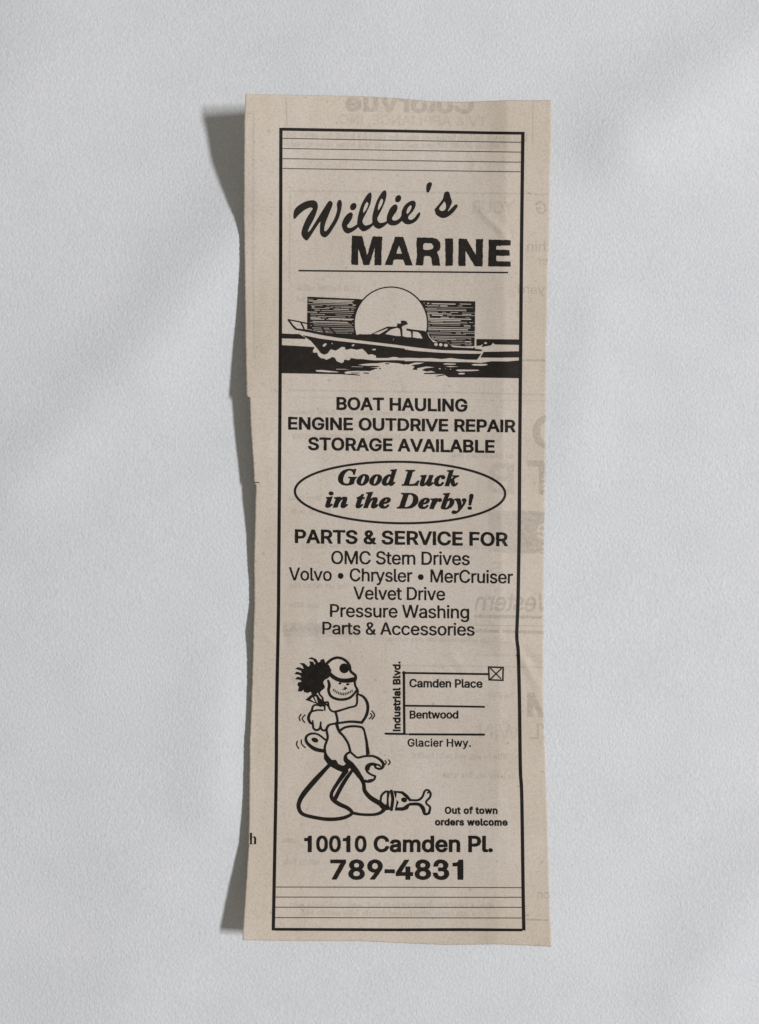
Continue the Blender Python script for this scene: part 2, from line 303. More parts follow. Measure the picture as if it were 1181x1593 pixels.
# ------------------------------------------------------------------ lettering (outlines of the letters, 1000 units to the em)
SANS = {' ': [188],
'&': [448, '197,-7 150,-2 110,12 78,34 54,62 39,96 34,133 37,163 47,189 85,235 140,279 216,335 237,352 255,375 262,405 258,427 245,445 226,457 201,461 168,453 145,431 137,399 145,363 169,327 204,284 438,0 364,0 171,231 121,293 87,344 78,370 75,398 79,430 91,458 109,481 134,499 165,510 200,513 235,510 266,499 290,482 308,459 320,433 324,404 315,362 291,325 256,293 154,217 110,174 100,154 97,131 100,108 109,87 124,70 143,57 166,49 193,46 223,50 251,59 301,95 321,121 336,151 346,186 349,224 408,224 405,180 397,144 371,92 345,62 333,47 305,23 271,7 234,-3'],
',': [188, '38,-119 68,71 137,71 84,-119'],
'-': [453, '337,244 337,188 114,188 114,244'],
'.': [188, '95,-4 78,-1 63,9 53,24 50,41 53,59 63,73 78,83 95,87 113,83 128,73 138,59 141,41 138,24 128,9 113,-1'],
'0': [453, '227,-7 174,1 130,24 95,62 69,113 53,178 48,254 53,330 69,395 95,447 130,484 174,508 227,516 279,508 323,484 358,447 384,395 400,330 405,254 400,178 384,113 359,62 323,24 279,1', '227,50 261,56 290,74 313,103 330,144 340,194 344,254 340,314 330,365 313,405 290,435 261,453 227,460 192,453 163,435 140,405 123,365 113,314 109,254 113,194 123,144 140,103 163,74 192,56'],
'1': [453, '76,0 76,55 391,55 391,0', '276,509 276,0 212,0 212,448 209,448 86,358 86,427 198,509'],
'3': [453, '218,-7 173,-3 133,10 98,30 70,57 52,91 44,132 109,132 115,107 126,87 144,71 165,59 219,50 275,61 297,74 315,93 325,116 329,145 326,172 316,196 299,217 275,234 242,244 201,248 157,248 157,299 288,448 288,452 70,452 70,509 372,509 372,461 211,278 211,289 264,288 308,276 344,253 371,222 387,186 393,145 387,103 370,66 344,36 309,12 266,-2'],
'4': [453, '40,105 40,158 247,509 311,509 109,166 109,163 413,163 413,105', '282,0 282,121 282,146 282,318 343,318 343,0'],
'7': [453, '97,0 323,448 323,452 62,452 62,509 391,509 391,449 165,0'],
'8': [453, '226,-7 178,-2 136,11 101,33 74,62 57,96 52,135 55,166 65,195 81,220 101,241 125,256 153,265 153,267 119,282 93,308 76,342 70,380 75,417 90,450 114,477 146,498 184,511 226,516 269,511 306,498 337,477 361,450 377,417 382,380 376,342 359,308 333,282 300,267 300,265 327,256 351,241 372,220 387,195 397,166 401,135 395,96 378,62 352,33 317,11 275,-2', '226,49 258,52 285,60 307,74 323,91 333,113 337,139 333,165 322,189 305,208 283,223 256,232 226,235 196,232 169,223 147,208 130,189 119,165 115,139 119,113 129,91 145,74 167,60 195,52', '226,290 274,300 293,313 307,330 316,351 319,376 316,399 308,420 294,437 275,449 226,460 177,449 159,437 145,420 136,399 133,376 136,351 145,330 159,313 178,300'],
'9': [453, '226,516 271,510 310,494 343,468 368,434 384,393 389,347 385,309 373,270 315,168 200,0 130,0 301,248 307,248 287,221 257,202 218,195 175,199 137,214 106,237 83,269 68,307 64,352 69,397 85,436 110,469 143,494 182,510', '226,460 199,457 174,446 154,429 138,407 129,381 125,352 129,322 138,295 154,274 174,257 199,247 226,243 254,247 279,257 299,273 314,295 324,321 327,350 324,381 314,407 299,429 279,446 254,457'],
'A': [480, '16,0 201,509 276,509 463,0 395,0 287,302 264,372 232,478 245,478 213,371 191,302 85,0', '110,142 110,199 370,199 370,142'],
'B': [456, '60,0 60,509 241,509 289,504 329,491 359,469 381,442 394,410 398,374 395,344 387,320 356,286 315,267 315,262 339,257 363,245 385,227 402,203 414,173 418,136 413,100 400,67 377,39 344,18 301,4 247,0', '125,57 245,57 296,63 330,80 349,105 355,137 352,161 342,184 327,203 306,218 279,228 248,231 125,231', '125,285 238,285 288,296 308,309 323,326 333,348 336,372 330,403 313,429 283,446 240,452 125,452'],
'C': [510, '267,-7 205,1 150,25 104,63 70,115 48,179 40,254 48,329 70,393 104,445 150,484 205,508 267,516 340,504 373,490 402,471 427,447 448,418 463,385 473,348 408,348 389,395 357,428 315,449 267,456 223,450 184,432 150,403 125,364 109,314 103,254 109,194 125,145 151,105 184,76 223,59 267,53 315,60 357,81 389,114 408,160 473,160 463,124 448,91 428,62 402,38 373,19 341,5 305,-4'],
'D': [502, '219,0 96,0 96,57 215,57 272,63 318,81 354,110 379,149 394,198 399,255 394,312 379,361 354,399 320,428 275,446 221,452 93,452 93,509 225,509 294,501 353,478 399,441 433,391 455,329 462,255 455,181 433,119 398,68 351,31 291,8', '125,509 125,0 60,0 60,509'],
'E': [419, '60,0 60,509 372,509 372,452 125,452 125,286 355,286 355,229 125,229 125,57 375,57 375,0'],
'F': [410, '60,0 60,509 369,509 369,452 125,452 125,278 346,278 346,221 125,221 125,0'],
'G': [520, '269,-7 205,1 149,25 104,64 69,116 47,179 40,254 47,329 69,393 103,445 149,484 203,508 265,516 304,513 340,504 374,489 403,469 429,445 449,416 465,384 474,349 408,349 387,393 356,427 315,448 265,456 222,450 183,432 150,404 125,364 109,314 103,254 109,194 125,145 151,105 184,76 224,59 269,53 309,57 345,71 374,93 396,123 410,160 415,202 434,199 283,199 283,256 478,256 478,200 471,141 451,91 419,50 377,19 326,0'],
'H': [517, '60,0 60,509 125,509 125,289 392,289 392,509 457,509 457,0 392,0 392,232 125,232 125,0'],
'I': [300, '31,0 31,57 118,57 118,452 31,452 31,509 269,509 269,452 183,452 183,57 269,57 269,0'],
'L': [393, '60,0 60,509 125,509 125,57 361,57 361,0'],
'M': [628, '60,0 60,509 152,509 277,187 287,159 299,123 311,84 322,49 307,49 318,83 330,121 342,158 352,187 476,509 568,509 568,0 504,0 504,291 504,327 505,369 506,413 507,457 513,457 498,409 482,363 467,322 456,291 342,0 286,0 170,291 159,321 145,361 129,408 112,457 119,457 120,416 121,372 122,328 122,291 122,0'],
'N': [523, '60,0 60,509 136,509 343,183 363,151 388,107 414,55 405,54 401,108 399,157 399,195 399,509 463,509 463,0 387,0 202,290 177,331 148,381 108,452 119,454 122,384 124,328 125,291 125,0'],
'O': [533, '267,-7 205,1 150,25 105,63 70,115 48,179 40,254 48,329 70,393 105,445 150,484 205,508 267,516 329,508 384,484 429,445 464,393 486,329 493,254 486,179 464,115 429,63 384,25 329,1', '267,53 310,59 349,76 383,105 408,144 425,194 430,254 425,314 408,365 383,404 349,433 310,450 267,456 223,450 184,433 151,404 125,364 109,314 103,254 109,194 125,144 151,105 184,76 223,59'],
'P': [445, '60,0 60,509 235,509 289,503 332,487 366,462 390,430 404,391 409,348 404,304 390,265 366,233 332,207 289,191 235,186 109,186 109,242 233,242 269,246 297,256 318,272 333,294 342,319 344,348 342,376 333,402 318,423 297,439 268,449 232,452 125,452 125,0'],
'R': [449, '60,0 60,509 236,509 290,504 333,489 367,465 390,433 405,395 409,352 405,309 390,271 367,240 333,217 289,203 236,198 96,198 96,255 234,255 269,258 298,267 319,281 334,300 342,324 345,352 342,380 334,405 319,425 298,440 269,449 233,452 125,452 125,0', '353,0 230,229 303,229 428,0'],
'S': [447, '224,-9 172,-4 128,9 91,31 64,60 46,96 38,137 104,137 110,110 123,88 142,71 166,59 224,49 257,52 286,60 311,74 329,92 341,114 346,139 342,161 332,179 296,205 245,222 184,239 128,260 86,289 60,326 52,372 58,413 75,448 102,476 138,498 180,511 227,516 275,511 316,498 351,476 377,449 394,415 401,378 337,378 326,412 302,437 267,453 225,459 194,456 167,448 145,435 129,418 118,398 115,376 119,352 131,334 169,308 212,293 264,279 312,264 359,238 395,198 405,171 408,139 403,99 386,64 360,34 323,11 278,-4'],
'T': [449, '32,452 32,509 417,509 417,452 257,452 257,0 193,0 193,452'],
'U': [517, '259,-8 203,-2 154,15 114,43 85,80 66,124 60,173 60,509 124,509 124,178 128,144 141,113 160,87 187,68 220,56 259,52 298,56 331,68 357,87 377,113 389,144 393,178 393,509 457,509 457,173 451,124 433,80 403,43 363,15 315,-2'],
'V': [480, '204,0 16,509 84,509 192,206 215,137 248,31 235,31 267,138 290,206 395,509 463,509 278,0'],
'W': [686, '155,0 16,509 82,509 163,196 175,145 187,94 197,40 189,40 200,94 211,145 224,196 306,509 380,509 462,196 474,145 486,94 497,40 488,40 499,94 510,145 523,196 603,509 670,509 530,0 455,0 368,323 351,391 336,475 350,475 335,395 318,323 230,0'],
'Y': [472, '203,0 203,208 16,509 91,509 192,344 222,292 250,230 224,230 251,293 280,344 381,509 455,509 268,208 268,0'],
'a': [389, '160,-9 126,-5 94,5 68,22 48,45 35,73 30,108 34,138 43,161 58,179 78,193 125,211 178,220 234,227 265,235 273,243 276,255 276,257 267,297 240,322 196,331 149,322 118,301 100,274 41,291 57,322 79,346 104,364 133,375 194,384 239,379 286,360 306,343 322,320 333,290 337,251 337,0 277,0 277,52 272,52 252,25 215,1', '170,45 202,49 228,59 248,74 263,93 272,115 276,138 276,190 259,182 231,176 200,171 175,168 134,159 103,139 95,124 92,105 102,72 130,52'],
'c': [396, '207,-8 159,-2 117,16 82,46 56,85 40,133 34,187 40,243 56,291 82,330 117,360 159,378 207,384 260,377 305,356 340,322 362,277 303,262 290,289 270,311 242,325 207,330 173,325 145,310 124,287 108,258 99,224 96,187 99,151 108,117 124,89 145,66 173,51 207,46 243,52 271,66 292,89 304,117 363,102 341,56 306,21 261,-1'],
'd': [424, '195,-8 151,-2 111,16 79,45 55,84 39,133 34,189 39,245 55,293 79,332 112,361 151,378 196,384 228,381 253,373 287,346 306,319 311,319 311,509 372,509 372,0 313,0 313,59 307,59 287,31 252,4 227,-5', '205,47 236,51 263,65 284,86 299,115 309,150 312,189 309,229 300,263 284,291 263,312 237,325 205,330 172,325 145,311 124,290 108,261 99,227 96,189 99,151 109,117 124,88 145,66 172,51'],
'e': [404, '212,-8 161,-2 117,16 82,46 56,85 40,132 34,187 39,242 55,290 81,329 115,359 157,378 205,384 266,374 294,361 319,341 341,315 357,282 368,242 371,194 371,169 75,169 75,221 338,221 310,202 307,237 298,269 283,294 263,314 237,326 205,330 173,326 146,313 125,294 109,270 99,241 96,211 96,178 100,139 110,106 128,80 151,61 179,50 212,46 254,53 285,73 306,105 365,91 353,63 335,39 311,19 283,4 249,-5'],
'f': [254, '228,379 228,327 6,327 6,379', '81,0 81,432 84,461 96,486 113,505 135,519 187,530 222,527 243,521 227,468 215,472 195,474 171,470 154,460 145,443 142,419 142,0'],
'g': [425, '207,-151 168,-148 134,-140 82,-110 51,-69 101,-41 122,-66 154,-88 207,-97 249,-92 282,-75 304,-47 311,-6 311,68 306,68 287,41 252,16 227,8 195,5 152,10 113,27 80,53 55,90 39,136 34,191 39,246 55,293 80,332 112,361 152,378 196,384 228,382 253,373 288,346 308,319 313,319 313,379 372,379 372,-9 367,-54 350,-90 324,-117 291,-136 251,-147', '205,59 237,63 264,75 285,95 300,121 309,154 312,193 309,231 300,264 285,291 264,312 237,325 205,330 172,325 145,312 124,290 109,262 99,229 96,193 99,155 109,123 124,96 145,76 172,63'],
'h': [410, '114,227 114,0 53,0 53,509 114,509 114,287 102,287 124,332 152,362 187,379 227,384 264,380 295,369 321,349 341,321 353,285 357,240 357,0 296,0 296,235 290,275 273,304 246,323 210,329 184,326 161,317 141,303 126,283 117,257'],
'i': [167, '53,0 53,379 114,379 114,0', '84,443 67,446 54,455 44,468 41,483 44,499 54,512 67,521 84,524 100,521 114,512 123,499 126,483 123,468 114,455 100,446'],
'l': [189, '139,-2 101,3 74,20 58,47 53,84 53,509 114,509 114,99 120,62 130,54 146,52 160,53 170,54 181,3 162,-1'],
'm': [610, '53,0 53,379 112,379 112,295 108,295 118,323 132,346 172,376 219,386 257,380 287,361 309,331 321,295 312,295 322,321 337,343 381,375 437,386 468,383 497,372 522,354 541,328 553,296 557,255 557,0 496,0 496,254 490,289 473,313 447,326 419,330 395,328 374,320 345,290 335,247 335,0 274,0 274,260 269,288 253,311 229,326 199,330 158,320 140,307 126,289 117,266 114,238 114,0'],
'n': [410, '114,227 114,0 53,0 53,379 112,379 112,287 102,287 124,332 152,362 187,379 227,384 264,380 295,369 321,349 341,321 353,285 357,240 357,0 296,0 296,235 290,275 273,304 246,323 210,329 184,326 161,317 141,303 126,283 117,257'],
'o': [415, '207,-8 159,-2 117,16 82,46 56,85 40,133 34,187 40,243 56,291 82,330 117,360 159,378 207,384 256,378 299,360 333,330 359,291 376,243 381,187 376,133 359,85 333,46 299,16 256,-2', '207,46 242,51 270,66 292,89 307,117 316,151 319,187 316,224 307,258 292,287 270,310 242,325 207,330 173,325 145,310 124,287 108,258 99,224 96,187 99,151 108,117 124,89 145,66 173,51'],
'r': [259, '53,0 53,379 112,379 112,321 115,321 130,347 152,367 181,380 213,385 229,384 243,384 243,322 230,324 207,326 182,323 159,315 140,301 126,284 117,262 114,237 114,0'],
's': [365, '182,-8 145,-5 112,3 84,18 62,38 45,63 36,94 94,107 105,79 124,60 150,49 181,45 217,50 244,62 262,81 268,103 265,121 254,136 237,147 212,155 149,170 104,186 72,208 53,237 47,274 51,305 65,332 87,354 115,370 149,381 187,384 223,381 254,372 279,358 299,339 324,290 268,277 258,298 243,316 219,328 187,333 156,329 131,317 114,299 109,277 112,258 124,243 172,223 229,209 275,194 306,171 325,142 331,107 326,75 312,47 290,24 260,6 223,-5'],
't': [227, '204,379 204,327 6,327 6,379', '65,471 126,471 126,98 128,76 136,61 150,53 170,50 185,51 202,54 213,2 192,-3 168,-4 125,2 92,21 72,52 65,93'],
'u': [410, '182,-5 146,-1 115,11 89,31 69,59 57,95 53,139 53,379 114,379 114,144 119,105 137,75 164,56 200,50 226,53 249,62 268,77 283,97 293,122 296,153 296,379 357,379 357,0 298,0 298,92 307,92 286,47 257,17 222,0'],
'v': [389, '163,0 17,379 84,379 165,155 187,87 206,21 184,21 203,87 224,155 305,379 371,379 226,0'],
'w': [567, '138,0 23,379 87,379 133,214 154,137 175,41 165,41 186,135 206,214 252,379 316,379 362,214 382,136 402,41 391,41 413,135 434,214 480,379 545,379 429,0 368,0 319,172 305,225 291,280 277,338 291,338 277,280 263,225 248,172 199,0'],
'y': [389, '47,-139 61,-86 71,-87 104,-89 130,-74 151,-36 163,-1 17,379 84,379 165,155 187,87 206,21 184,21 202,87 224,155 305,379 371,379 204,-58 177,-107 139,-136 91,-145 65,-143'],
'•': [389, '194,93 166,96 139,107 117,124 100,147 89,173 85,202 89,231 100,257 117,279 139,296 166,307 194,311 223,307 249,296 272,279 289,257 300,231 304,202 300,173 289,147 272,124 249,107 223,96']}
SERIF = {'G': [743, '329,-17 241,-9 168,16 109,58 66,114 40,182 31,261 37,334 57,404 88,470 130,532 182,585 243,629 294,655 346,674 399,685 455,689 520,684 595,666 623,661 641,668 656,689 681,689 638,472 610,472 599,550 569,607 521,641 459,653 393,639 331,596 273,525 224,427 190,318 179,215 191,132 225,71 280,34 354,21 398,26 429,43 449,70 464,110 491,215 500,266 496,287 484,299 426,308 426,332 707,332 707,307 699,307 672,302 656,285 633,223 588,46 506,11 420,-10'],
'o': [470, '143,-14 80,-3 30,30 -4,80 -15,146 -9,201 9,257 36,310 72,359 113,400 160,433 210,454 261,461 330,450 381,419 413,368 424,302 418,248 402,194 375,140 340,91 298,49 251,15 198,-7', '154,20 177,26 199,45 241,110 275,196 298,285 306,358 300,397 284,421 256,429 233,423 211,405 169,342 135,256 112,166 103,87 109,50 126,27'],
'd': [498, '82,-14 38,-5 5,21 -16,64 -23,122 -19,170 -6,220 15,270 43,320 77,365 116,405 180,447 244,461 283,455 317,438 354,567 361,594 362,613 359,629 349,638 305,644 305,671 404,683 510,700 353,123 345,90 342,71 345,64 354,61 366,65 380,78 419,132 442,116 366,19 332,-6 295,-14 261,-7 241,15 234,52 244,113 206,57 168,18 128,-6', '143,62 166,68 189,86 232,148 268,229 292,309 300,371 291,409 264,422 244,417 223,401 179,345 139,269 110,188 99,117 102,94 111,77 125,66'],
'L': [633, '-50,0 -50,23 1,31 18,42 33,61 58,127 171,549 179,597 175,619 163,635 141,643 108,647 108,671 422,671 422,647 370,639 352,627 338,608 314,544 203,123 191,63 196,49 212,41 240,37 280,35 370,45 444,75 504,125 553,199 585,199 522,0'],
'u': [532, '69,-14 27,-6 1,19 -7,61 1,112 22,194 56,314 69,378 59,399 28,406 19,406 18,431 109,444 217,461 120,117 113,79 118,64 132,59 168,71 206,108 248,169 306,294 351,448 470,448 373,85 378,72 389,65 403,69 417,83 435,104 456,135 478,120 437,62 399,20 361,-5 320,-14 292,-9 271,6 257,29 252,60 270,153 219,79 170,27 121,-4'],
'c': [412, '138,-14 74,-3 26,28 -4,78 -14,145 -5,218 24,291 70,357 131,412 199,449 266,461 314,454 351,434 374,405 382,371 378,343 365,321 344,308 318,303 295,306 278,317 266,333 262,354 271,384 281,409 275,425 257,430 233,423 208,403 160,332 125,239 114,191 111,147 116,106 131,76 154,57 183,51 224,61 264,92 304,143 331,124 273,47 209,1'],
'k': [481, '304,-14 261,-3 229,29 203,97 178,214 143,187 94,0 -28,0 122,557 132,595 134,612 131,628 124,638 87,644 71,644 71,671 164,681 279,700 158,245 236,306 284,348 309,377 317,398 314,411 306,419 269,426 269,452 473,452 473,426 447,421 423,411 376,378 281,300 299,191 316,118 335,76 358,62 385,78 412,124 435,113 394,42 350,0'],
'i': [289, '196,553 170,558 149,572 135,593 130,619 135,645 149,666 170,680 196,685 221,680 243,666 257,645 262,619 257,593 243,572 221,558', '73,-12 43,-7 20,8 6,31 1,61 6,96 15,130 66,314 76,353 79,378 69,399 38,406 29,406 28,431 133,445 223,461 133,127 125,82 129,68 141,63 170,81 211,134 231,120 180,47 127,3'],
'n': [532, '317,-14 280,-6 257,19 250,61 261,125 293,228 328,330 336,367 331,383 317,388 281,376 243,341 203,283 145,160 98,0 -21,0 63,314 74,358 77,378 67,399 36,406 27,406 25,431 225,461 173,288 227,365 278,419 328,451 381,461 423,453 448,428 456,386 449,337 424,253 370,85 374,69 387,64 401,68 416,82 453,134 475,119 434,61 396,20 358,-6'],
't': [275, '45,-14 7,-6 -15,18 -23,58 -22,78 -16,104 67,407 19,407 19,442 86,475 147,525 200,592 241,592 199,447 278,447 267,407 188,407 114,153 104,114 100,84 104,67 115,61 146,81 191,141 214,126 172,65 132,22 90,-5'],
'h': [532, '312,-14 275,-6 253,19 246,61 258,125 289,228 323,330 332,367 327,383 313,388 276,375 237,338 195,275 137,149 94,0 -28,0 122,557 132,595 134,612 131,628 124,638 87,644 71,644 71,671 164,681 279,700 171,293 225,368 275,420 324,451 376,461 418,453 443,428 451,386 443,332 420,253 372,112 368,98 366,85 370,69 382,64 411,85 455,146 477,133 422,51 367,2'],
'e': [401, '130,-14 71,-4 24,28 -6,79 -16,146 -10,200 9,256 37,309 73,358 116,400 163,433 212,454 262,461 308,455 342,436 364,407 371,369 355,312 308,259 228,214 117,185 111,131 116,99 130,74 152,58 182,53 219,63 255,93 291,142 319,124 266,47 203,1', '125,218 170,233 209,255 242,283 267,316 283,351 288,387 279,418 255,428 222,415 187,375 153,309'],
'D': [720, '-50,0 -50,23 1,31 18,42 33,61 58,127 171,549 179,597 175,620 163,634 109,647 109,671 376,671 514,654 612,601 671,514 691,392 683,313 659,237 618,167 563,106 520,72 476,45 428,24 373,11 308,3 231,0', '252,31 315,39 372,65 422,104 465,156 499,218 524,289 540,365 545,444 535,530 506,592 458,629 390,641 361,638 344,628 323,586 198,116 194,93 191,73 194,53 205,41 223,33'],
'r': [388, '-21,0 63,314 74,358 77,378 67,399 36,406 27,406 25,431 225,461 170,281 215,362 255,417 293,450 331,461 362,454 380,431 386,394 382,365 371,343 352,329 328,324 300,332 277,354 268,359 234,334 189,260 141,145 98,0'],
'b': [480, '114,-14 51,-5 2,18 -12,32 -17,46 -11,77 123,558 135,613 132,629 125,639 88,645 72,645 72,672 171,683 281,700 192,379 233,425 278,452 325,461 369,452 403,427 426,385 433,329 428,275 412,220 386,166 353,115 312,70 267,34 194,-2', '136,22 163,27 189,43 237,97 276,172 303,255 312,332 309,358 300,377 285,388 266,392 230,380 199,346 172,288 144,206 114,103 104,49 112,29'],
'y': [419, '-44,-209 -75,-205 -99,-192 -114,-172 -119,-148 -115,-125 -102,-107 -83,-95 -61,-91 -39,-95 -12,-109 30,-127 57,-115 87,-84 113,-45 123,-9 118,44 105,134 86,233 66,317 49,373 36,400 21,410 -1,412 -14,411 -14,438 34,444 71,452 126,461 148,440 167,378 190,270 220,112 284,239 305,314 298,335 278,354 257,375 250,400 254,425 267,444 287,457 312,461 338,457 357,444 369,422 373,394 359,326 319,226 260,110 188,-7 110,-110 69,-150 30,-182 -8,-202']}
BOOK = {'h': [567, '27,0 27,24 52,28 67,38 75,56 78,83 78,594 76,621 68,639 53,650 28,655 28,678 220,678 220,397 261,440 308,465 362,474 419,464 460,434 484,385 492,315 492,83 495,56 502,39 517,28 541,24 541,0 301,0 301,24 308,24 331,31 345,50 350,83 350,323 341,384 327,399 302,404 258,391 220,350 220,83 222,56 230,39 244,28 268,24 268,0']}

SANS['1'] = [400, '255,509 255,0 178,0 178,372 70,372 70,425 125,430 165,448 190,478 200,509']
SANS['3'] = [453, '218,-7 150,4 95,40 58,90 46,150 108,152 125,95 165,58 220,48 285,64 322,105 330,150 320,198 280,228 225,236 180,235 180,290 225,290 275,300 305,335 308,375 290,425 255,452 215,460 165,446 130,410 120,362 60,362 72,430 110,482 165,510 220,516 290,502 345,462 372,405 370,345 350,300 312,266 350,242 382,205 395,150 385,95 350,40 295,5']
SERIF[' '] = [250]
if area(tab(SERIF['L'][1])) * area(tab('0,0 1,0 1,1')) < 0: pass
SERIF['!'] = [300, '160,610 178,655 215,672 250,655 262,610 255,560 175,190 130,190', '108,0 95,40 108,82 150,95 190,82 205,40 190,0 150,-12']
SANS['I'] = [176, '56,509 120,509 120,0 56,0']
SANS['-'] = [240, '206,240 206,180 34,180 34,240']
for P_ in '0478923':
    if P_ in SANS: SANS[P_] = [int(SANS[P_][0] * .89)] + [' '.join('%.0f,%.0f' % (a * .89, b_) for a, b_ in tab(q_)) for q_ in SANS[P_][1:]]
for P_ in ('1', '3', 'I'):
    if area(tab(SANS[P_][1])) * area(tab(SANS['H'][1])) < 0: SANS[P_][1] = ' '.join(SANS[P_][1].split()[::-1])
def grow(P, o):
    if not o: return P
    e = np.roll(P, -1, 0) - P; e = e / (np.hypot(*e.T)[:, None] + 1e-9); ep = np.roll(e, 1, 0)
    nn = np.stack([-e[:, 1], e[:, 0]], -1) + np.stack([-ep[:, 1], ep[:, 0]], -1)
    ln = np.hypot(*nn.T)[:, None]; nn = nn / np.maximum(ln, .6) * np.minimum(2 / np.maximum(ln, 1.0), 1.5)
    return P + nn * o
def letters(text, font, bold, kern=None, track=0):
    """the letters set in a row; loops in font units"""
    x, out = 0, []
    sgn = None
    for i, ch in enumerate(text):
        g = font[ch]
        for sp in g[1:]:
            P = tab(sp) + np.array([x, 0])
            out.append(grow(P, bold))
        x += g[0] + track + 2 * bold * .55 + (kern or {}).get(text[i:i + 2], 0)
    return out
def outer_sign():
    P = tab(SANS['H'][1]); return 1 if area(P) > 0 else -1
OUT = outer_sign()                                                  # letters are drawn outward on the left or the right of the pen
def text(txt, x0, x1, bl, br, cap, bold=0, font=None, kern=None, shear=0, track=-26, mirror=False, stem=None, wide=0):
    """set txt so its ink spans x0..x1, on a baseline from bl (left) to br (right), capitals cap high"""
    font = font or SANS
    lo = letters(txt, font, -OUT * bold, kern, track)
    capu = (509 if font is SANS else tab(' '.join(font['L' if 'L' in font else 'h'][1:]))[:, 1].max()) + 2 * bold
    allp = np.vstack(lo); a, b_ = allp[:, 0].min(), allp[:, 0].max()
    out = []; cap *= 1.065; bl += .35; br += .35
    for P in lo:
        tx = (P[:, 0] + shear * P[:, 1] - a) / (b_ - a)
        if mirror: tx = 1 - tx
        X = x0 + tx * (x1 - x0); Y = bl + tx * (br - bl) - (P[:, 1] + bold) * cap / capu
        out.append(np.stack([X, Y], -1))
    return out

# border frame: four bars of ink
fr = holder('border_frame', clip)
FL = pts('437.3,198.8 437.1,265 437,330 436.4,520 435.2,720 434,880 433.6,945 432.6,1000 430.7,1100 430,1200 428.2,1300 425.4,1447.5')
FR = pts('813.8,205 813.2,250 811.7,375 810.4,526 809.3,649 808.7,720 808,822 806.4,925 805,965 804.2,988 805.2,1002 806.6,1016 808.4,1090 809.8,1195 812,1240 814.2,1392 815.2,1447.5')
printed('border_bar', [(stroke(FL, 4.9, cap=False), 1)], m_ink, fr)
printed('border_bar', [(stroke(FR, 5.0, cap=False), 1)], m_ink, fr)
printed('border_bar', [([pts('439.8,198.6 500,199.7 620,201.6 700,203.2 760,204.4 811.3,205 811.3,209.4 760,208.8 700,207.7 620,206 500,204.3 439.8,203.3')], 1)], m_ink, fr)
printed('border_bar', [([pts('427.9,1443.6 620,1444.4 720,1444 812.7,1444.8 812.7,1448.9 720,1448.5 620,1448.7 427.9,1447.9')], 1)], m_ink, fr)
for a, b_ in ((215.2, 221.4), (230.9, 236.6), (246.7, 252.3), (262, 267.2)):
    printed('thin_rule', [(stroke([(440.2, a), (620, a + .52 * (b_ - a)), (811, b_)], 1.25, soft=False, cap=False), 1)], m_rule, clip)
for a, b_ in ((1380, 1381), (1395.6, 1396), (1411.4, 1411.6), (1427.6, 1428.2)):
    printed('thin_rule', [(stroke([(428.6, a), (620, a + .3), (812, b_)], 1.3, soft=False, cap=False), 1)], m_rule, clip)

# shop name
W = lambda s: pts(s, 450, 280, 6.216)
W2 = lambda s: pts(s, 620, 270, 6.216)
cu = lambda P: curve(P, True, 1.6)
ops = [([cu(W('45,375 43,325 58,280 100,240 160,208 225,195 265,212 278,255 265,310 235,385 200,450 181,498 201,490 240,430 290,350 340,270 380,210 400,202 420,220 415,255 385,330 350,420 339,488 362,490 400,440 440,370 465,290 463,230 480,195 500,195 510,230 500,300 475,380 430,460 390,520 350,555 315,540 300,510 300,440 302,402 260,460 215,530 180,580 160,582 130,550 120,510 135,450 170,370 215,300 230,276 205,266 150,290 100,330 58,375'))], 1),
       ([cu(W('600,312 615,325 610,365 585,410 560,440 568,460 600,462 640,440 668,424 672,450 620,495 570,517 535,500 515,460 512,420 535,365 570,325'))], 1),
       ([ellipse(450 + 621 / 6.216, 280 + 257 / 6.216, 4.6, 6.0, .45)], 1),
       ([cu(W('790,122 798,150 785,230 750,310 712,385 715,420 740,440 790,425 814,405 818,430 770,475 720,497 685,475 663,440 660,400 672,330 700,240 740,165 770,128'))], 1),
       ([cu(W('755,210 768,225 755,270 735,300 717,318 718,285 735,235'))], 0),
       ([cu(W('930,98 942,130 930,200 895,285 855,365 858,395 880,415 930,405 955,388 958,410 915,450 870,472 830,455 808,415 806,360 820,290 850,200 890,130 915,102'))], 1),
       ([cu(W('895,180 910,195 900,235 872,285 859,292 862,250 878,205'))], 0),
       ([cu(W('1030,235 1048,255 1040,300 1005,350 995,375 1010,392 1050,385 1092,358 1097,385 1050,430 1000,440 960,425 945,385 950,340 975,280 1005,245'))], 1),
       ([ellipse(450 + 1055 / 6.216, 280 + 181 / 6.216, 4.4, 5.9, .4)], 1),
       ([cu(W2('150,262 165,275 165,315 140,365 100,410 95,435 120,448 155,430 185,390 205,372 213,385 200,420 165,465 110,490 65,485 35,460 12,470 -12,468 -6,447 15,430 30,400 35,360 60,310 100,275 130,262'))], 1),
       ([cu(W2('118,305 130,315 115,360 85,392 78,375 90,335'))], 0),
       ([cu(W2('285,92 310,82 325,95 315,135 295,180 278,185 272,170 271,120'))], 1),
       ([cu(W2('465,172 490,180 505,230 518,275 500,320 477,364 484,364 520,330 550,300 568,298 572,318 540,365 490,410 440,430 400,420 362,392 358,368 350,348 390,300 430,245 440,205 450,180'))], 1),
       ([cu(W2('445,270 460,295 460,335 440,358 410,360 395,345 400,325 425,295'))], 0)]
nm = holder('shop_name', clip)
printed('script_lettering', ops, m_ink_lit, nm)
